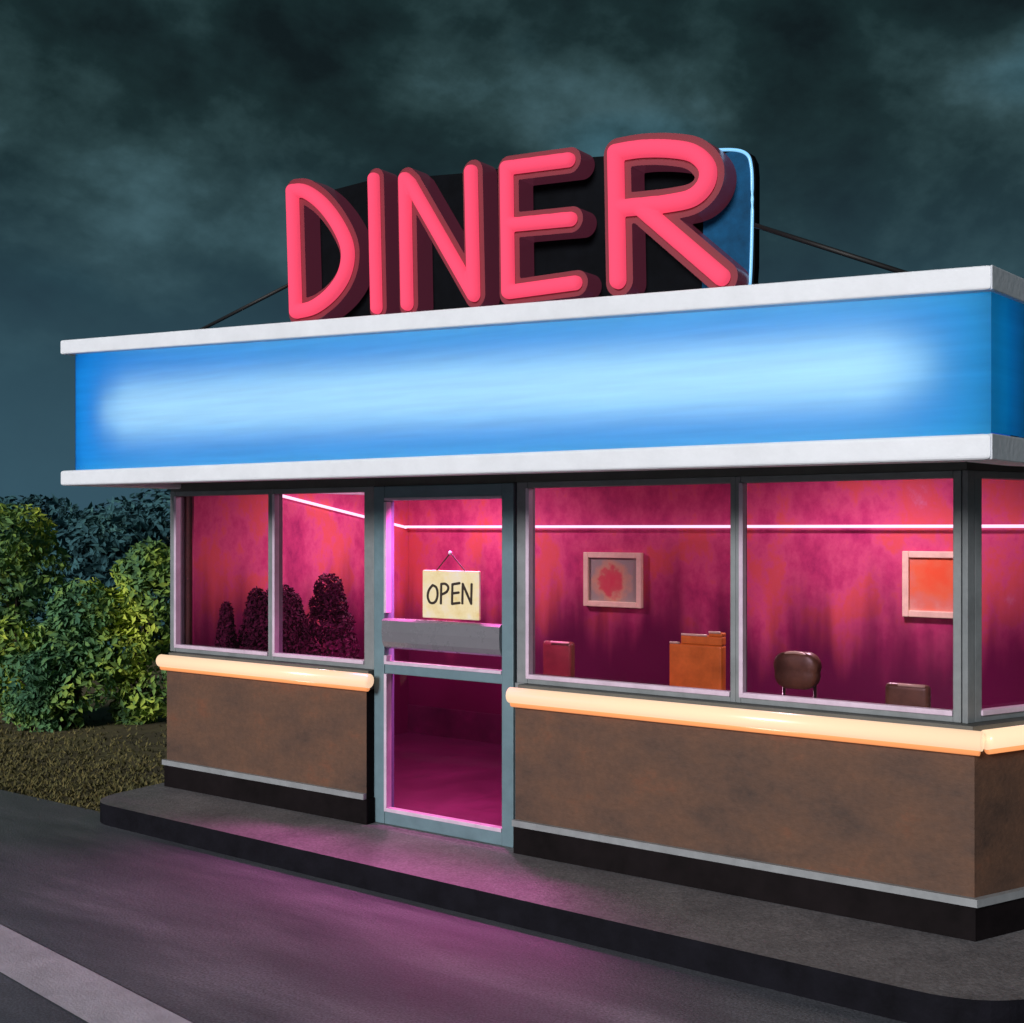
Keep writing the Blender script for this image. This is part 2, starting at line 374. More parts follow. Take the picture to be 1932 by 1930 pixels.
# ------------------------------------------------------------------ diner
diner = thing('diner', 'roadside diner with blue lit fascia, pink lit windows and brown lower walls', 'diner', (0.85, 0.0, 0.14))
XL = -1.965; O = 0.12; Z0 = 0.14; ZS = 1.085; ZT = 2.268
# --- brown lower walls
def wallpart(name, bm, m): return link(name, bm, m, diner)
bm = NB(); box(bm, XL, -0.0, -O, 0.10, 0.30, 0.998)
wallpart('wall_panel', bm, M['brown'])
c0 = corner(O); cb = corner(-0.10)
bm = NB(); prism(bm, [(1.165, -O), (c0.x, -O), (cb.x, 0.10), (1.165, 0.10)], 0.30, 0.998)
wallpart('wall_panel', bm, M['brown'])
e0 = side(SL, O); e1 = side(SL, -0.10)
bm = NB(); prism(bm, [(c0.x + 0.0005, -O + 0.0005), (e0.x, e0.y), (e1.x, e1.y), (cb.x + 0.0005, 0.1005)], 0.30, 0.998)
wallpart('wall_panel', bm, M['brown'])
# --- plinth + grey strip
def plinth(poly, strip):
    bm = NB(); prism(bm, poly, Z0, 0.30); o = wallpart('plinth', bm, M['plinth'])
    bm = NB(); prism(bm, strip, 0.3005, 0.337); link('plinth_trim', bm, M['striptrim'], o)
P1 = O + 0.012; P2 = O + 0.03
plinth([(XL - 0.015, -P1), (0.012, -P1), (0.012, 0.09), (XL - 0.015, 0.09)], [(XL - 0.02, -P2), (0.0, -P2), (0.0, -O - 0.001), (XL - 0.02, -O - 0.001)])
c1 = corner(P1); c2 = corner(P2); cc = corner(O + 0.001)
plinth([(1.16, -P1), (c1.x, -P1), (cb.x, 0.09), (1.16, 0.09)], [(1.16, -P2), (c2.x, -P2), (cc.x, -O - 0.001), (1.16, -O - 0.001)])
q0, q1, q2, q3 = side(SL, P1), side(SL, -0.09), side(SL, P2), side(SL, O + 0.001)
plinth([(c1.x + 0.001, c1.y + 0.001), (q0.x, q0.y), (q1.x, q1.y), (cb.x + 0.001, 0.091)], [(c2.x + 0.001, c2.y + 0.001), (q2.x, q2.y), (q3.x, q3.y), (cc.x + 0.001, cc.y + 0.001)])
# --- warm neon rails under the windows
def rail(a, b, r=0.046):
    bm = NB(); capsule(bm, a, b, r); o = link('rail_tube', bm, M['cream'], diner, True)
    a2 = Vector(a) + Vector((0, 0, -0.047)); b2 = Vector(b) + Vector((0, 0, -0.047)); d = (b2 - a2).normalized()
    bm = NB(); capsule(bm, a2 + d * 0.012, b2 - d * 0.012, 0.021, 10); link('added_underside_tube', bm, M['orange'], o, True)  # extra tube added to draw the orange underside of the rail
ZR = 1.062; OR = O + 0.03
rail((XL - 0.03, -OR, ZR), (0.05, -OR, ZR)); k = corner(OR)
rail((1.15, -OR, ZR), (k.x + 0.022, -OR, ZR)); rail(side(-0.035, OR, ZR), side(SL, OR, ZR))
# --- sill course (dark) above the rails
bm = NB(); box(bm, XL - 0.005, -0.003, -0.10, 0.08, 0.9985, 1.118); wallpart('sill', bm, M['header'])
cs_ = corner(0.10)
bm = NB(); prism(bm, [(1.168, -0.10), (cs_.x, -0.10), (cb.x, 0.08), (1.168, 0.08)], 0.9985, 1.118); wallpart('sill', bm, M['header'])
s0, s1 = side(SL, 0.10), side(SL, -0.08)
bm = NB(); prism(bm, [(cs_.x + 0.001, cs_.y + 0.001), (s0.x, s0.y), (s1.x, s1.y), (cb.x + 0.001, 0.081)], 0.9985, 1.118); wallpart('sill', bm, M['header'])
# --- windows
def window(x0, x1, z0=1.119, z1=ZT + 0.035, wl=0.03, wr=0.03, beads='LB', base=None):
    T = Matrix.Identity(4) if base is None else base
    def put(bm): bmesh.ops.transform(bm, matrix=T, verts=bm.verts[:]); return bm
    zb, zt = z0 + 0.045, z1 - 0.035
    bm = NB()
    box(bm, x0, x0 + wl, -0.035, 0.05, z0, z1, 0.004); box(bm, x1 - wr, x1, -0.035, 0.05, z0, z1, 0.004)
    box(bm, x0 + wl, x1 - wr, -0.033, 0.048, z0, zb, 0.004); box(bm, x0 + wl, x1 - wr, -0.033, 0.048, zt, z1, 0.004)
    o = link('window', put(bm), M['frame'], diner)
    bm = NB(); v = [bm.verts.new(q) for q in ((x0 + wl - .005, 0.012, zb - .005), (x1 - wr + .005, 0.012, zb - .005), (x1 - wr + .005, 0.012, zt + .005), (x0 + wl - .005, 0.012, zt + .005))]; bm.faces.new(v)
    link('glass', put(bm), M['glass'], o)
    bm = NB()
    if 'L' in beads: box(bm, x0 + wl - 0.006, x0 + wl + 0.017, -0.046, -0.0, zb - 0.002, zt - 0.001, 0.004)
    if 'B' in beads: box(bm, x0 + wl - 0.006, x1 - wr - 0.001, -0.044, -0.002, zb - 0.016, zb + 0.010, 0.004)
    if 'R' in beads: box(bm, x1 - wr - 0.012, x1 - wr + 0.006, -0.045, -0.001, zb - 0.002, zt - 0.001, 0.004)
    link('bead', put(bm), M['bead'], o)
window(-2.035, -0.966, wl=0.06, wr=0.026)
window(-0.9655, -0.012, wl=0.03, wr=0.085)
window(1.115, 2.515, wl=0.075, wr=0.03)
window(2.5155, 3.66, wl=0.028, wr=0.038, beads='LB')
# side window, in the flank's own frame
Tm = Matrix(((SD.x, -SN.x, 0, K0.x), (SD.y, -SN.y, 0, K0.y), (0, 0, 1, 0), (0, 0, 0, 1)))
window(0.03, 1.9, wl=0.05, wr=0.05, beads='B', base=Tm); window(1.9005, SL, wl=0.05, wr=0.05, beads='B', base=Tm)
bm = NB(); kk = corner(0.04)
prism(bm, [(K0.x - 0.001, -0.034), (kk.x, -0.04), (side(0.028, 0.036).x, side(0.028, 0.036).y), (side(0.028, -0.04).x, side(0.028, -0.04).y), (K0.x - 0.001, 0.05)], 1.119, ZT + 0.035, 0.003)
wallpart('corner_post', bm, M['frame'])
# --- door
DX0, DX1, DZ1 = 0.0, 1.10, 2.30
bm = NB()
box(bm, DX0, DX0 + 0.088, -0.05, 0.05, Z0 + 0.002, DZ1, 0.006); box(bm, DX1 - 0.085, DX1, -0.05, 0.05, Z0 + 0.002, DZ1, 0.006)
box(bm, DX0 + 0.088, DX1 - 0.085, -0.048, 0.048, DZ1 - 0.078, DZ1, 0.006); box(bm, DX0 + 0.088, DX1 - 0.085, -0.048, 0.048, Z0 + 0.002, Z0 + 0.088, 0.006)
door = link('door', bm, M['doorframe'], diner)
gx0, gx1 = DX0 + 0.085, DX1 - 0.082
zc0, zc1 = PY(850, 1282, -0.05).z, PY(850, 1262, -0.05).z
bm = NB(); box(bm, gx0 + .004, gx1 - .004, -0.046, 0.04, zc0, zc1, 0.006); link('crossbar', bm, M['doorframe'], door)
bm = NB()
box(bm, gx0 + .004, gx0 + 0.026, -0.056, -0.004, Z0 + 0.09, zc0 - 0.002, 0.004); box(bm, gx0 + .004, gx0 + 0.026, -0.056, -0.004, zc1 + 0.004, 1.22, 0.004); box(bm, gx0 + .004, gx0 + 0.024, -0.056, -0.004, 1.49, DZ1 - 0.10, 0.004)
box(bm, gx0 + .004, gx1 - .004, -0.055, -0.006, Z0 + 0.082, Z0 + 0.106, 0.004)
box(bm, gx0 + .004, gx1 - .004, -0.055, -0.006, zc1 - 0.006, zc1 + 0.014, 0.004)
box(bm, gx0 + .004, gx1 - .004, -0.053, -0.006, DZ1 - 0.092, DZ1 - 0.074, 0.004)
link('bead', bm, M['bead'], door)
for ga, gb, gm in ((0.2, zc0 + 0.005, 'darkglass'), (zc1 - 0.005, 2.25, 'doorglass')):
    bm = NB(); vs = [bm.verts.new(q) for q in ((gx0, 0.012, ga), (gx1, 0.012, ga), (gx1, 0.012, gb), (gx0, 0.012, gb))]; bm.faces.new(vs)
    link('glass', bm, M[gm], door)
zp0, zp1 = PY(850, 1233, -0.06).z, PY(850, 1174, -0.06).z
bm = NB()
prof = [(-0.055, zp1), (-0.072, zp1 - 0.012), (-0.076, zp1 - 0.08), (-0.070, zp0 + 0.045), (-0.052, zp0 + 0.012), (-0.03, zp0), (0.0, zp0), (0.0, zp1)]
for xa, xb in ((gx0 + .003, gx1 - .003),):
    A = [bm.verts.new((xa, y, z)) for y, z in prof]; B = [bm.verts.new((xb, y, z)) for y, z in prof]
    bm.faces.new(A); bm.faces.new(B[::-1])
    for i in range(len(prof)): j = (i + 1) % len(prof); bm.faces.new((A[i], A[j], B[j], B[i]))
link('push_plate', bm, M['steel'], door)
# door jambs: dark returns that close the gap between wall panels and the door
bm = NB(); box(bm, -0.0, 0.003, -O + 0.001, 0.05, 0.301, 0.997); wallpart('door_jamb', bm, M['plinth'])
bm = NB(); box(bm, DX1 + 0.0005, 1.1645, -0.03, 0.05, Z0, 1.118); wallpart('door_jamb', bm, M['frame'])
# --- header band over windows and door
bm = NB(); box(bm, XL - 0.07, -0.001, -0.03, 0.06, ZT + 0.036, 2.48); box(bm, 0, 1.10, -0.03, 0.06, DZ1 + 0.001, 2.48); ch, chb = corner(0.03), corner(-0.06)
prism(bm, [(1.101, -0.03), (ch.x, -0.03), (chb.x, 0.06), (1.101, 0.06)], ZT + 0.036, 2.48)
s0, s1 = side(SL, 0.03), side(SL, -0.06)
prism(bm, [(ch.x + .001, ch.y + .001), (s0.x, s0.y), (s1.x, s1.y), (chb.x + .001, 0.061)], ZT + 0.036, 2.48)
wallpart('header', bm, M['header'])
# --- hidden shell: left wall, back wall, floor, ceiling, roof
YB = 2.575; XR = side(SL, 0).x
XI = -1.935
bm = NB(); box(bm, -2.03, XI - 0.02, 0.052, YB + 0.15, Z0, 2.78); sw = wallpart('side_wall', bm, M['brown'])
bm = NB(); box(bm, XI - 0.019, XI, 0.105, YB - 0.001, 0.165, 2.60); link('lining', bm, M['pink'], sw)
bm = NB(); box(bm, -2.029, XR + 0.2, YB + 0.022, YB + 0.15, Z0, 2.78); bw = wallpart('back_wall', bm, M['brown'])
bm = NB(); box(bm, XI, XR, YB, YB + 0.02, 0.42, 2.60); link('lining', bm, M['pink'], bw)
bm = NB(); box(bm, XI, XR, YB - 0.012, YB + 0.02, 0.165, 0.419); link('skirting', bm, M['plum'], bw)
fl = [(XI, 0.06), (cb.x - 0.05, 0.06), (side(SL, -0.11).x, side(SL, -0.11).y), (XI, side(SL, -0.11).y)]
fl = [(XI, 0.06), (cb.x - 0.05, 0.06), (XR - 0.12, YB - 0.01), (XI, YB - 0.01)]
bm = NB(); prism(bm, fl, 0.1425, 0.165); wallpart('floor', bm, M['floor_in'])
bm = NB(); prism(bm, fl, 2.60, 2.66); wallpart('ceiling', bm, M['ceil'])
# --- canopy light box, overhanging front
CY = -0.90; TY = -0.95
TL, TR, BL, BR = PY(142, 668, CY), PY(1870, 548, CY), PY(142, 889, CY), PY(1870, 821, CY)
x0, x1 = (TL.x + BL.x) / 2, (TR.x + BR.x) / 2
xl0 = PY(113, 655, TY).x; xl1 = PY(1872, 507, TY).x
def ztop(x): return TL.z + (TR.z - TL.z) * (x - TL.x) / (TR.x - TL.x)
def zbot(x): return BL.z + (BR.z - BL.z) * (x - BL.x) / (BR.x - BL.x)
kn = Vector((x1 + 0.06, -0.42, 0)); far = kn + SD * 3.6       # right end: short square return, then parallel to the flank
BACK = YB + 0.3
lt = 0.092; lb = 0.098
ZLT = zbot(1.0); ZLB = ZLT - lb
# fascia panel (translucent) and box behind it
bm = NB(); vs = [bm.verts.new(q) for q in ((x0, CY, zbot(x0)), (x1, CY, zbot(x1)), (x1, CY, ztop(x1)), (x0, CY, ztop(x0)))]; bm.faces.new(vs)
fas = wallpart('fascia_panel', bm, M['bluepanel'])
bx0, bx1, by = x0 + 0.012, x1 - 0.012, CY + 0.36
bm = NB()
def zb_(x): return zbot(x) + 0.004
def zt_(x): return ztop(x) - 0.004
hexa(bm, [(bx0, by, zb_(bx0)), (bx1, by, zb_(bx1)), (bx1, by + 0.02, zb_(bx1)), (bx0, by + 0.02, zb_(bx0)), (bx0, by, zt_(bx0)), (bx1, by, zt_(bx1)), (bx1, by + 0.02, zt_(bx1)), (bx0, by + 0.02, zt_(bx0))])
hexa(bm, [(bx0, CY + .004, zb_(bx0) - .02), (bx1, CY + .004, zb_(bx1) - .02), (bx1, by + .02, zb_(bx1) - .02), (bx0, by + .02, zb_(bx0) - .02), (bx0, CY + .004, zb_(bx0) - .002), (bx1, CY + .004, zb_(bx1) - .002), (bx1, by + .02, zb_(bx1) - .002), (bx0, by + .02, zb_(bx0) - .002)])
hexa(bm, [(bx0, CY + .004, zt_(bx0) + .002), (bx1, CY + .004, zt_(bx1) + .002), (bx1, by + .02, zt_(bx1) + .002), (bx0, by + .02, zt_(bx0) + .002), (bx0, CY + .004, zt_(bx0) + .02), (bx1, CY + .004, zt_(bx1) + .02), (bx1, by + .02, zt_(bx1) + .02), (bx0, by + .02, zt_(bx0) + .02)])
box(bm, bx0 - 0.01, bx0 - 0.001, CY + .004, by + .02, zbot(x0), ztop(x0))
link('light_box', bm, M['inner'], fas)
for fr, dd, e0_, e1_, mm_ in ((0.34, 0.10, 0.46, 0.38, 'lampcore'), (0.42, 0.11, 0.30, 0.25, 'lampcore'), (0.50, 0.11, 0.25, 0.20, 'lampcore'), (0.58, 0.11, 0.30, 0.25, 'lampcore'), (0.66, 0.10, 0.46, 0.38, 'lampcore'), (0.09, 0.2, 0.06, 0.06, 'lampblue'), (0.91, 0.2, 0.06, 0.06, 'lampblue')):
    ta, tb = x0 + e0_, x1 - e1_; zz = lambda x: zbot(x) + (ztop(x) - zbot(x)) * fr
    bm = NB(); tube(bm, [(ta, CY + dd, zz(ta)), (tb, CY + dd, zz(tb))], 0.015, 8); link('lamp', bm, M[mm_], fas)
for xe in (x0 + 0.07, x1 - 0.07):
    bm = NB(); tube(bm, [(xe, CY + 0.17, zbot(xe) + .06), (xe, CY + 0.17, ztop(xe) - .06)], 0.015, 8); link('lamp', bm, M['lampblue'], fas)
# left end and right end panels
zlo = ZLT
bm = NB(); box(bm, x0 - 0.001, x0 + 0.001, CY + 0.002, BACK - 0.05, zlo, ztop(x0) - 0.002)
wallpart('fascia_end', bm, M['endpanel'])
bm = NB(); vs = [bm.verts.new(q) for q in ((x1, CY + .001, zlo), (x1 + 0.0475, by + 0.02, zlo), (x1 + 0.0475, by + 0.02, ztop(x1) - .002), (x1, CY + .001, ztop(x1) - .002))]; bm.faces.new(vs)
wallpart('fascia_end', bm, M['endacrylic'])
bm = NB(); prism(bm, [(x1 + 0.0485, by + 0.021), (kn.x + 0.001, kn.y), (far.x, far.y), (far.x - 0.03, far.y), (kn.x - 0.03, kn.y + 0.01), (x1 + 0.018, by + 0.021)], zlo, ztop(x1) - 0.002)
wallpart('fascia_end', bm, M['endpanel'])
# trims: front, left, right return
def trim(zf0, zf1, nm, xl, rnd, rim):
    bm = NB()
    hexa(bm, [(xl, TY, zf0(xl)), (xl1, TY, zf0(xl1)), (xl1 - rim, TY + rim, zf0(xl1)), (xl + rim, TY + rim, zf0(xl)),
              (xl, TY, zf1(xl)), (xl1, TY, zf1(xl1)), (xl1 - rim, TY + rim, zf1(xl1)), (xl + rim, TY + rim, zf1(xl))], rnd, 3)
    z0, z1 = zf0(xl), zf1(xl)
    hexa(bm, [(xl, TY + 0.001, z0), (xl + rim, TY + rim + 0.001, z0), (xl + rim, BACK, z0), (xl, BACK, z0), (xl, TY + .001, z1), (xl + rim, TY + rim + .001, z1), (xl + rim, BACK, z1), (xl, BACK, z1)], rnd, 3)
    z0, z1 = zf0(xl1), zf1(xl1); k1 = Vector((xl1 + 0.06, -0.42, 0)); f1 = k1 + SD * 3.6
    hexa(bm, [(xl1, TY + .001, z0), (k1.x, k1.y, z0), (k1.x - rim, k1.y + .02, z0), (xl1 - rim, TY + rim + .001, z0), (xl1, TY + .001, z1), (k1.x, k1.y, z1), (k1.x - rim, k1.y + .02, z1), (xl1 - rim, TY + rim + .001, z1)], 0.004)
    hexa(bm, [(k1.x, k1.y + .001, z0), (f1.x, f1.y, z0), (f1.x - rim, f1.y, z0), (k1.x - rim, k1.y + .021, z0), (k1.x, k1.y + .001, z1), (f1.x, f1.y, z1), (f1.x - rim, f1.y, z1), (k1.x - rim, k1.y + .021, z1)], 0.004)
    return wallpart(nm, bm, M['trim'])
trim(lambda x: ztop(x) - 0.004, lambda x: ztop(x) + lt, 'canopy_trim', xl0, 0.012, 0.13)
trim(lambda x: zbot(x) - lb, lambda x: zbot(x) + 0.004, 'canopy_trim', xl0, 0.016, 0.13)
# soffit recessed above the lower trim
so_ = [(xl0 + 0.05, TY + 0.06), (xl1 - 0.05, TY + 0.06), (xl1 - 0.05, -0.42), (far.x - 0.06, far.y - .02), (xl0 + 0.05, BACK - 0.01)]
bm = NB(); prism(bm, [so_[0], so_[1], so_[2], (so_[2][0], -0.032), (so_[0][0], -0.032)], ZLB + 0.045, ZLB + 0.065); wallpart('soffit', bm, M['soffit'])
bm = NB(); prism(bm, [(xl0 + 0.14, CY + 0.40), (xl1 - 0.14, CY + 0.40), (xl1 - 0.14, -0.4), (far.x - 0.2, far.y - 0.02), (xl0 + 0.14, BACK - 0.01)], 2.79, 2.86); wallpart('roof', bm, M['roof'])
# --- strip lights inside
zw = 2.045
bm = NB(); tube(bm, [(XI + 0.02, YB - 0.075, zw), (XR - 0.3, YB - 0.075, zw)], 0.011, 8); wallpart('strip_light', bm, M['white_strip'])
pa = PX(530, 935, XI + 0.03); pb = PX(766, 995, XI + 0.03)
bm = NB(); tube(bm, [pa, pb], 0.012, 8); wallpart('strip_light', bm, M['white_strip'])
# unseen ceiling lamps added to fill the room; the door one aims its pink spill outward
for i, (x, y) in enumerate(((0.55, 0.24), (-0.9, 1.5), (2.5, 1.5))):
    bm = NB(); tube(bm, [(x, y, 2.599), (x, y, 2.565)], 0.16, 24); o = wallpart('unseen_lamp', bm, M['nail'])
    l = bpy.data.lights.new('unseen_lamp_light', 'AREA'); l.shape = 'DISK'; l.size = 0.28; l.color = ((1.0, 0.16, 0.66), (1.0, 0.72, 0.86), (1.0, 0.72, 0.86))[i]; l.energy = (66, 50, 56)[i]
    lo = bpy.data.objects.new('unseen_lamp_light', l); C.objects.link(lo); lo.parent = o; lo.location = (x, y - 0.02, 2.45 if i == 0 else 2.555)
    if i == 0: l.spread = math.radians(110); lo.rotation_euler = (math.radians(-14), 0, math.radians(-4))
    lo.matrix_parent_inverse = Matrix.Translation(-parent_world(o))

# ------------------------------------------------------------------ roof sign
LY = -0.87; LD = 0.13
def zl(x, y): return (450.5 + .5441 * x, 225.3 + .5441 * y)
def LP(pts):
    out = []
    for x, y in pts:
        p = PY(*zl(x, y), LY); out.append((p.x, p.z))
    return out
sgn = thing('diner_sign', 'pink neon DINER roof sign of raised letters on dark board', 'roof sign', (1.1, -0.8, 3.2))
def smooth_path(pts, n=6):
    out = []
    P = [pts[0]] + pts + [pts[-1]]
    for i in range(1, len(P) - 2):
        p0, p1, p2, p3 = P[i - 1], P[i], P[i + 1], P[i + 2]
        for k in range(n):
            t = k / n
            out.append(tuple(0.5 * ((2 * p1[q]) + (-p0[q] + p2[q]) * t + (2 * p0[q] - 5 * p1[q] + 4 * p2[q] - p3[q]) * t * t + (-p0[q] + 3 * p1[q] - 3 * p2[q] + p3[q]) * t ** 3) for q in (0, 1)))
    out.append(pts[-1]); return out
LET = {
 'D': ([[(193, 250), (205, 668)], smooth_path([(193, 250), (235, 252), (295, 295), (350, 368), (384, 450), (376, 530), (335, 598), (270, 650), (205, 668)])], 33),
 'I': ([[(474, 208), (484, 655)]], 31),
 'N': ([[(582, 208), (590, 642)], [(582, 208), (600, 225), (820, 610)], [(811, 183), (820, 610)]], 34),
 'E': ([[(934, 170), (940, 600)], [(934, 170), (1148, 142)], [(938, 368), (1155, 347)], [(940, 600), (1172, 568)]], 38),
 'R': ([[(1312, 118), (1320, 560)], smooth_path([(1312, 118), (1400, 104), (1500, 104), (1580, 120), (1628, 168), (1625, 225), (1580, 272), (1500, 292), (1400, 303), (1318, 310)]), [(1395, 305), (1678, 548)]], 50),
}
for ch_, (st, w) in LET.items():
    st2 = [LP(s) for s in st]
    xm = sum(p[0] for p in st[0]) / len(st[0]); a_ = LP([(xm - 50, 300), (xm + 50, 300)]); w_ = w * (a_[1][0] - a_[0][0]) / 100 * 0.93
    bm = NB()
    faces, back = stroke_solid(bm, st2, w_, LY, LD, 0.007)
    bm.normal_update()
    for f in bm.faces: f.material_index = 0 if abs(f.normal.y) > 0.7 else 1
    o = link('letter', bm, [M['letterface'], M['sideglow']], sgn)
    o['label'] = 'raised pink neon letter %s' % ch_
    bm = NB(); stroke_solid(bm, st2, w_ * 0.54, LY - 0.016, 0.014, 0.0065, bulge=w_ * 0.55)
    link('neon_tube', bm, M['neon'], o, True)
# board behind
by0 = LY + LD + 0.002
def BP(u, v):
    p = PY(u, v, by0); return (p.x, p.z)
out = [(575, 618), (575, 372), (690, 342), (870, 327), (1120, 296), (1300, 284), (1378, 280), (1402, 282), (1416, 290), (1423, 305), (1425, 330), (1424, 500), (1421, 545)]
out = [BP(*q) for q in out]
bm = NB(); A = [bm.verts.new((x, by0, z)) for x, z in out]; B = [bm.verts.new((x, by0 + 0.05, z)) for x, z in out]
bm.faces.new(A); bm.faces.new(B[::-1])
for i in range(len(A)): j = (i + 1) % len(A); bm.faces.new((A[i], A[j], B[j], B[i]))
brd = link('sign_board', bm, M['board'], sgn)
inn = [BP(*q) for q in [(1325, 552), (1330, 300), (1378, 287), (1398, 288), (1409, 295), (1415, 308), (1417, 330), (1416, 500), (1413, 546)]]
bm = NB(); A = [bm.verts.new((x, by0 - 0.004, z)) for x, z in inn]; bm.faces.new(A); link('blue_panel', bm, M['boardblue'], brd)
tp = smooth_path([BP(*q) for q in [(1345, 284), (1378, 283), (1400, 286), (1413, 295), (1418, 312), (1420, 340), (1420, 420), (1418, 500), (1416, 538)]], 4)
bm = NB(); tube(bm, [(x, by0 - 0.006, z) for x, z in tp], 0.0075, 8); link('edge_tube', bm, M['bluetube'], brd, True)
# stay cables
ay = LY + 0.1
for (u0, v0, u1, v1) in ((552, 534, 360, 632), (1424, 425, 1716, 518)):
    p, q = PY(u0, v0, ay), PY(u1, v1, ay)
    bm = NB(); tube(bm, [p, q], 0.011, 8); link('stay_rod', bm, M['cable'], sgn, True)
# the feet that carry the board down to the roof
for x in (0.1, 1.2, 2.2):
    bm = NB(); box(bm, x - 0.02, x + 0.02, by0 + 0.051, by0 + 0.09, 2.86, 3.4); link('post', bm, M['cable'], sgn)

# ------------------------------------------------------------------ OPEN sign on the door
OY = -0.02
p0, p1 = PY(797, 1165, OY), PY(904, 1078, OY)
osg = thing('open_sign', 'small cream OPEN board hanging from a nail on the glass door', 'sign', (p0.x / 2 + p1.x / 2, OY, p0.z))
bm = NB(); box(bm, p0.x, p1.x, OY, OY + 0.018, p0.z, p1.z, 0.006); link('board', bm, M['cream_sign'], osg)
nl = PY(849, 1043, OY)
bm = NB(); ellipsoid(bm, (nl.x, OY, nl.z), (0.012, 0.012, 0.012), 2); link('nail', bm, M['nail'], osg, True)
for u in (821, 880):
    q = PY(u, 1080, OY + 0.006)
    bm = NB(); tube(bm, [(nl.x, OY + 0.004, nl.z), (q.x, OY + 0.006, q.z)], 0.0042, 6); link('cord', bm, M['ink'], osg)
def ol(x, y): p = PY(*((900 + x * 600 / 1158) * .7509, (1150 + y * 600 / 1158) * .7509), OY); return (p.x, p.z)
OPN = [[smooth_path([(362, 618), (345, 640), (338, 670), (346, 698), (362, 705), (378, 694), (386, 662), (380, 630), (362, 618)], 4)],
       [[(404, 612), (402, 706)], smooth_path([(404, 612), (424, 612), (438, 628), (430, 650), (404, 664)], 4)],
       [[(458, 614), (456, 708)], [(458, 614), (492, 608)], [(457, 658), (488, 654)], [(456, 708), (492, 704)]],
       [[(506, 706), (508, 612)], [(508, 612), (549, 708)], [(549, 708), (551, 614)]]]
for st in OPN:
    bm = NB(); stroke_solid(bm, [[ol(*q) for q in s] for s in st], 0.0075, OY - 0.004, 0.0038, 0.0028); link('letter', bm, M['ink'], osg)

# ------------------------------------------------------------------ pictures on the back wall
def picture(u0, v0, u1, v1, artm, label):
    a, b = PY(u0, v1, YB - 0.03), PY(u1, v0, YB - 0.03)
    t = thing('picture', label, 'picture', ((a.x + b.x) / 2, YB - 0.02, a.z), 'pictures on the back wall')
    w = 0.045
    bm = NB(); y0, y1 = YB - 0.045, YB - 0.003
    box(bm, a.x, a.x + w, y0, y1, a.z, b.z, 0.006); box(bm, b.x - w, b.x, y0, y1, a.z, b.z, 0.006)
    box(bm, a.x + w, b.x - w, y0, y1, a.z, a.z + w, 0.006); box(bm, a.x + w, b.x - w, y0, y1, b.z - w, b.z, 0.006)
    link('frame', bm, M['picframe'], t)
    bm = NB(); box(bm, a.x + w - .004, b.x - w + .004, YB - 0.022, YB - 0.004, a.z + w - .004, b.z - w + .004); link('canvas', bm, artm, t)
def art(name, centre, stops, r):
    m = bpy.data.materials.new(name); m.use_nodes = True; t = m.node_tree; b = t.nodes['Principled BSDF']; b.inputs['Roughness'].default_value = 0.7
    g = N(t, 'ShaderNodeNewGeometry'); d = N(t, 'ShaderNodeVectorMath', operation='DISTANCE'); d.inputs[1].default_value = centre
    t.links.new(g.outputs['Position'], d.inputs[0])
    n = N(t, 'ShaderNodeTexNoise'); n.inputs['Scale'].default_value = 14; n.inputs['Detail'].default_value = 5
    t.links.new(g.outputs['Position'], n.inputs['Vector'])
    k = N(t, 'ShaderNodeMath', operation='MULTIPLY_ADD'); k.inputs[1].default_value = 1 / r; k.inputs[2].default_value = -0.35
    t.links.new(d.outputs['Value'], k.inputs[0])
    s = N(t, 'ShaderNodeMath', operation='MULTIPLY_ADD'); t.links.new(n.outputs[0], s.inputs[0]); s.inputs[1].default_value = 0.75; t.links.new(k.outputs[0], s.inputs[2])
    r_ = ramp(t, stops); t.links.new(s.outputs[0], r_.inputs[0]); t.links.new(r_.outputs[0], b.inputs['Base Color'])
    return m
c = PY(1156, 1098, YB)
picture(1102, 1043, 1211, 1143, art('art_rose', c, [(0.15, (0.7, 0.05, 0.10)), (0.4, (0.65, 0.12, 0.12)), (0.55, (0.62, 0.42, 0.24)), (0.8, (0.34, 0.38, 0.30))], 0.26), 'framed picture with a red blot on grey and ochre')
c = PY(1770, 1085, YB)
picture(1703, 1041, 1835, 1163, art('art_orange', c, [(0.15, (0.9, 0.13, 0.03)), (0.45, (0.85, 0.2, 0.07)), (0.7, (0.75, 0.25, 0.16)), (0.95, (0.7, 0.4, 0.3))], 0.33), 'framed orange picture beside the corner post')

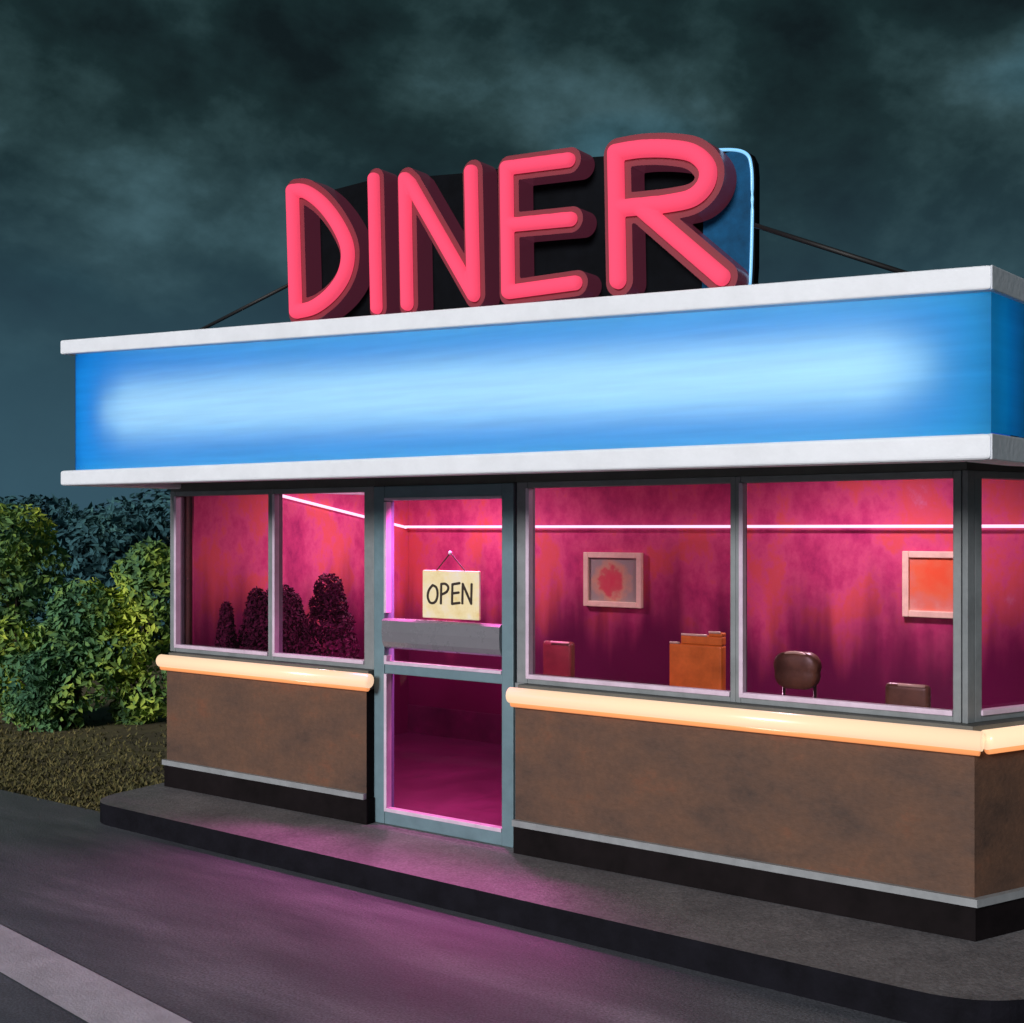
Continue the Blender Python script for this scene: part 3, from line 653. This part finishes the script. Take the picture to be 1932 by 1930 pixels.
# ------------------------------------------------------------------ chairs seen through the right-hand windows
M['seat_orange'] = mat('orange_vinyl', (0.75, 0.22, 0.03), 0.35, 0.25, 8)
M['seat_rust'] = mat('rust_vinyl', (0.17, 0.06, 0.035), 0.4, 0.3, 9)
M['seat_brown'] = mat('brown_vinyl', (0.16, 0.085, 0.045), 0.4, 0.4, 9)
M['highlight'] = mat('pale_highlight', (0.8, 0.68, 0.5), 0.3)  # pale strips that draw the highlights along the chair tops
M['chrome'] = mat('chrome_leg', (0.5, 0.5, 0.52), 0.2, metal=1.0)
def chair(u0, u1, vt, vb, y, m, shape, label):
    """diner chair with its back to the window; the backrest spans the given width and height"""
    a, b = PY(u0, vb, y), PY(u1, vt, y); xc = (a.x + b.x) / 2; hw = (b.x - a.x) / 2
    t = thing('diner_chair', label, 'chair', (xc, y + 0.2, 0.165), 'chairs in the right hand windows')
    zt = b.z; zs = 0.165 + 0.45
    bm = NB()
    if shape == 'step':
        box(bm, xc - hw, xc + hw, y, y + 0.06, zs + 0.16, zt - 0.075, 0.014, 3); box(bm, xc - hw * 0.55, xc + hw, y + .001, y + 0.059, zt - 0.0745, zt - 0.022, 0.010, 3); box(bm, xc + hw * 0.5, xc + hw, y + .002, y + 0.058, zt - 0.0215, zt, 0.008, 3)
    elif shape == 'round':
        st = [[(xc - hw * .45, zt - hw * .75), (xc + hw * .45, zt - hw * .75)], [(xc - hw * .4, zt - hw * 1.2), (xc + hw * .4, zt - hw * 1.2)]]
        stroke_solid(bm, st, hw * .62, y, 0.06, 0.012, 0.02)
    else:
        box(bm, xc - hw, xc + hw, y, y + 0.06, zt - 0.25, zt, 0.03, 4)
    bo = link('backrest', bm, m, t, shape != 'step')
    bm = NB()
    if shape == 'step':
        capsule(bm, (xc - hw * .95, y - .003, zt - .07), (xc - hw * .58, y - .003, zt - .07), .007, 8); capsule(bm, (xc - hw * .5, y - .003, zt - .018), (xc + hw * .45, y - .003, zt - .018), .007, 8); capsule(bm, (xc + hw * .53, y - .003, zt + .003), (xc + hw * .95, y - .003, zt + .003), .007, 8)
    elif shape == 'round':
        tube(bm, [(xc + math.cos(q) * hw * .9, y - .002, zt - hw * .75 + math.sin(q) * hw * .62) for q in [math.pi * (.15 + .7 * i / 10) for i in range(11)]], .008, 8)
    else:
        capsule(bm, (xc - hw * .35, y - .003, zt - .006), (xc + hw * .85, y - .003, zt - .006), .008, 8)
    link('highlight', bm, M['highlight'], bo, True)
    bm = NB(); box(bm, xc - hw, xc + hw, y + 0.02, y + 0.42, zs - 0.05, zs + 0.03, 0.025, 3); link('seat', bm, m, t)
    for sx in (-1, 1):
        bm = NB(); tube(bm, [(xc + sx * (hw - .03), y + 0.05, 0.166), (xc + sx * (hw - .03), y + 0.062, zt - 0.12)], 0.011, 8); link('leg', bm, M['chrome'], t, True)
        bm = NB(); tube(bm, [(xc + sx * (hw - .03), y + 0.40, 0.166), (xc + sx * (hw - .03), y + 0.38, zs - 0.05)], 0.011, 8); link('leg', bm, M['chrome'], t, True)
chair(1262, 1362, 1195, 1300, 0.55, M['seat_orange'], 'step', 'orange vinyl chair with painted pale highlights on its stepped back')
chair(1022, 1078, 1212, 1290, 0.9, M['seat_rust'], 'pad', 'small rust brown chair nearest the door')
chair(1462, 1540, 1228, 1310, 0.5, M['seat_brown'], 'round', 'brown chair with a round back and painted rim highlight')
chair(1668, 1752, 1294, 1350, 0.45, M['seat_brown'], 'pad', 'low brown chair beneath the orange picture')

# ------------------------------------------------------------------ foliage
def leaf_cloud(bm, blobs, n, smin, smax, seed):
    rnd = random.Random(seed)
    for i in range(n):
        c, r = rnd.choice(blobs)
        while True:
            q = Vector((rnd.uniform(-1, 1), rnd.uniform(-1, 1), rnd.uniform(-1, 1)))
            if 0.25 < q.length < 1: break
        q = q.normalized() * (q.length ** 0.5)
        p = Vector((c[0] + q.x * r[0], c[1] + q.y * r[1], c[2] + q.z * r[2]))
        s = rnd.uniform(smin, smax)
        n_ = (q + Vector((rnd.gauss(0, .6), rnd.gauss(0, .6), rnd.gauss(0.3, .6)))).normalized()
        a = n_.orthogonal().normalized(); a.rotate(Matrix.Rotation(rnd.uniform(0, 6.28), 3, n_)); b = n_.cross(a)
        pts = [p - a * s, p + b * s * .45 - a * s * .2, p + a * s, p - b * s * .45 - a * s * .2]
        pts[2] = pts[2] - n_ * s * .25
        bm.faces.new([bm.verts.new(x) for x in pts])
def foliage_mat(name, stops):
    m = mat(name, (0.05, 0.1, 0.03), 0.8, island=stops, spec=0.15); t = m.node_tree; b = t.nodes['Principled BSDF']
    r = b.inputs['Base Color'].links[0].from_node; rs = r.inputs[0].links[0].from_socket; g = rs.node
    n = N(t, 'ShaderNodeTexNoise'); n.inputs['Scale'].default_value = 1.7; n.inputs['Detail'].default_value = 4; t.links.new(g.outputs['Position'], n.inputs['Vector'])
    k = N(t, 'ShaderNodeMapRange'); k.inputs[1].default_value = 0.32; k.inputs[2].default_value = 0.70; t.links.new(n.outputs[0], k.inputs[0])
    a = N(t, 'ShaderNodeMath', operation='MULTIPLY'); a.inputs[1].default_value = 0.72; t.links.new(k.outputs[0], a.inputs[0])
    c = N(t, 'ShaderNodeMath', operation='MULTIPLY_ADD'); c.inputs[1].default_value = 0.32; t.links.new(rs, c.inputs[0]); t.links.new(a.outputs[0], c.inputs[2])
    t.links.new(c.outputs[0], r.inputs[0]); return m
M['leaf_bright'] = foliage_mat('leaf_bright', [(0.1, (0.07, 0.16, 0.09)), (0.38, (0.13, 0.25, 0.08)), (0.58, (0.25, 0.38, 0.07)), (0.78, (0.50, 0.60, 0.09))])
M['leaf_mid'] = foliage_mat('leaf_mid', [(0.1, (0.055, 0.15, 0.09)), (0.42, (0.10, 0.23, 0.10)), (0.65, (0.20, 0.33, 0.08)), (0.85, (0.42, 0.52, 0.08))])
M['leaf_mist'] = foliage_mat('leaf_mist', [(0.1, (0.035, 0.10, 0.12)), (0.6, (0.05, 0.14, 0.165)), (0.9, (0.07, 0.18, 0.17))])  # distant mist put into the leaf colour of the far trees
M['leaf_silhouette'] = foliage_mat('leaf_silhouette', [(0.0, (0.06, 0.008, 0.035)), (1.0, (0.20, 0.022, 0.09))])
def gp(u, depth): return CAM + Rv * ((u * S - 512) / FPX * depth) + Fv * depth
def bush(name, cat, u, depth, hw, h, m, label, n, smin, smax, seed, group=None, base=0.0, dens=9):
    p = gp(u, depth); p.z = -0.02
    t = thing(name, label, cat, p, group)
    rnd = random.Random(seed); blobs = []
    for i in range(dens):
        z = base + (h - base) * (i + 0.6) / dens
        k = math.sin(math.pi * (0.18 + 0.74 * (z - base) / (h - base)))
        ang = rnd.uniform(0, 6.28); rr = rnd.uniform(0.1, 0.6) * hw * k
        s = rnd.uniform(0.30, 0.55) * hw
        blobs.append(((p.x + math.cos(ang) * rr, p.y + math.sin(ang) * rr, min(z, h - s * .7)), (s, s, s * rnd.uniform(0.6, 0.95))))
    bm = NB(); leaf_cloud(bm, blobs, n, smin, smax, seed); link('crown', bm, m, t)
    bm = NB()
    top = p + Vector((0, 0, h * 0.75)); tube(bm, [p, p + Vector((0.03, 0, h * .35)), top], [0.05 * h / 2, 0.035 * h / 2, 0.008], 8)
    for c, r in blobs[1:]:
        st = p + Vector((0.02, 0, max(0.1, c[2] * 0.5))); tube(bm, [st, (st + Vector(c)) / 2 + Vector((0, 0, .05)), Vector(c)], [0.022, 0.014, 0.006], 5)
    link('trunk', bm, M['bark'], t, True)
G = 'bushes left of the diner'
bush('bush', 'bush', 30, 12.6, 0.95, 2.22, M['leaf_bright'], 'tall yellow green bush at the left edge of the picture', 6500, 0.028, 0.065, 3, G)
bush('bush', 'bush', 140, 12.4, 0.70, 1.45, M['leaf_mid'], 'low dark green bush between the two taller bushes', 4500, 0.028, 0.06, 5, G)
bush('bush', 'bush', 268, 12.6, 0.80, 1.85, M['leaf_bright'], 'green bush with bright leaf tips against the diner left corner', 5500, 0.028, 0.065, 9, G)
bush('bush', 'bush', 70, 12.2, 0.60, 0.85, M['leaf_mid'], 'low spreading bush in front of the tall left bush', 3000, 0.028, 0.055, 13, G)
G2 = 'dark trees behind the bushes'
for i, (u, dpt, hw, h, lab) in enumerate(((-60, 19, 2.0, 2.45, 'teal tree in the dark behind the tall left bush'), (95, 20, 1.9, 2.5, 'teal tree in the dark left of the gap between bushes'), (215, 19, 1.8, 2.3, 'teal tree in the dark showing in the gap between bushes'), (330, 20, 2.2, 2.6, 'teal tree in the dark half hidden behind the diner'))):
    bush('tree', 'tree', u, dpt, hw, h, M['leaf_mist'], lab, 6000, 0.06, 0.11, 40 + i, G2, dens=12)
# dark tree reflections in the left windows, built as plants
def silhouette(u, vt, hwpx, y, label, seed):
    p = PY(u, vt, y); b = PY(u + hwpx, vt, y); hw = abs(b.x - p.x); zt = p.z
    p.x = max(p.x, XI + hw * 1.25 + 0.03)
    t = thing('tree_reflection', label, 'silhouette', (p.x, y, 0.165), 'dark reflections built as plants in the left windows')
    bm = NB(); tube(bm, [(p.x, y, 0.166), (p.x, y, 0.55)], [hw * .6, hw * .8], 16); link('silhouette_pot', bm, M['plum'], t)
    bm = NB(); tube(bm, [(p.x, y, 0.5), (p.x, y, zt - 0.1)], [0.02, 0.006], 6); link('silhouette_stem', bm, M['bark'], t)
    bl = [((p.x, y, 0.6 + (zt - 0.6) * k), (hw * (1.25 - k), hw * (1.25 - k), 0.13)) for k in (0.1, 0.25, 0.4, 0.55, 0.7, 0.83, 0.93)]
    bm = NB(); leaf_cloud(bm, bl, 5200, 0.012, 0.026, seed); link('silhouette_foliage', bm, M['leaf_silhouette'], t)
silhouette(380, 1150, 26, 0.22, 'reflected tree as a pointed dark plum plant against the left post of the far left window', 61)
silhouette(430, 1113, 72, 0.45, 'reflected tree as a broad dark plum plant in the middle of the far left window', 62)
silhouette(486, 1125, 46, 0.4, 'reflected tree as a dark plum plant beside the bar between the left windows', 63)
silhouette(545, 1132, 60, 0.4, 'reflected tree as a short dark plum plant just right of the bar between left windows', 64)
silhouette(620, 1095, 66, 0.5, 'reflected tree as the tallest dark plum plant in the window beside the door', 65)
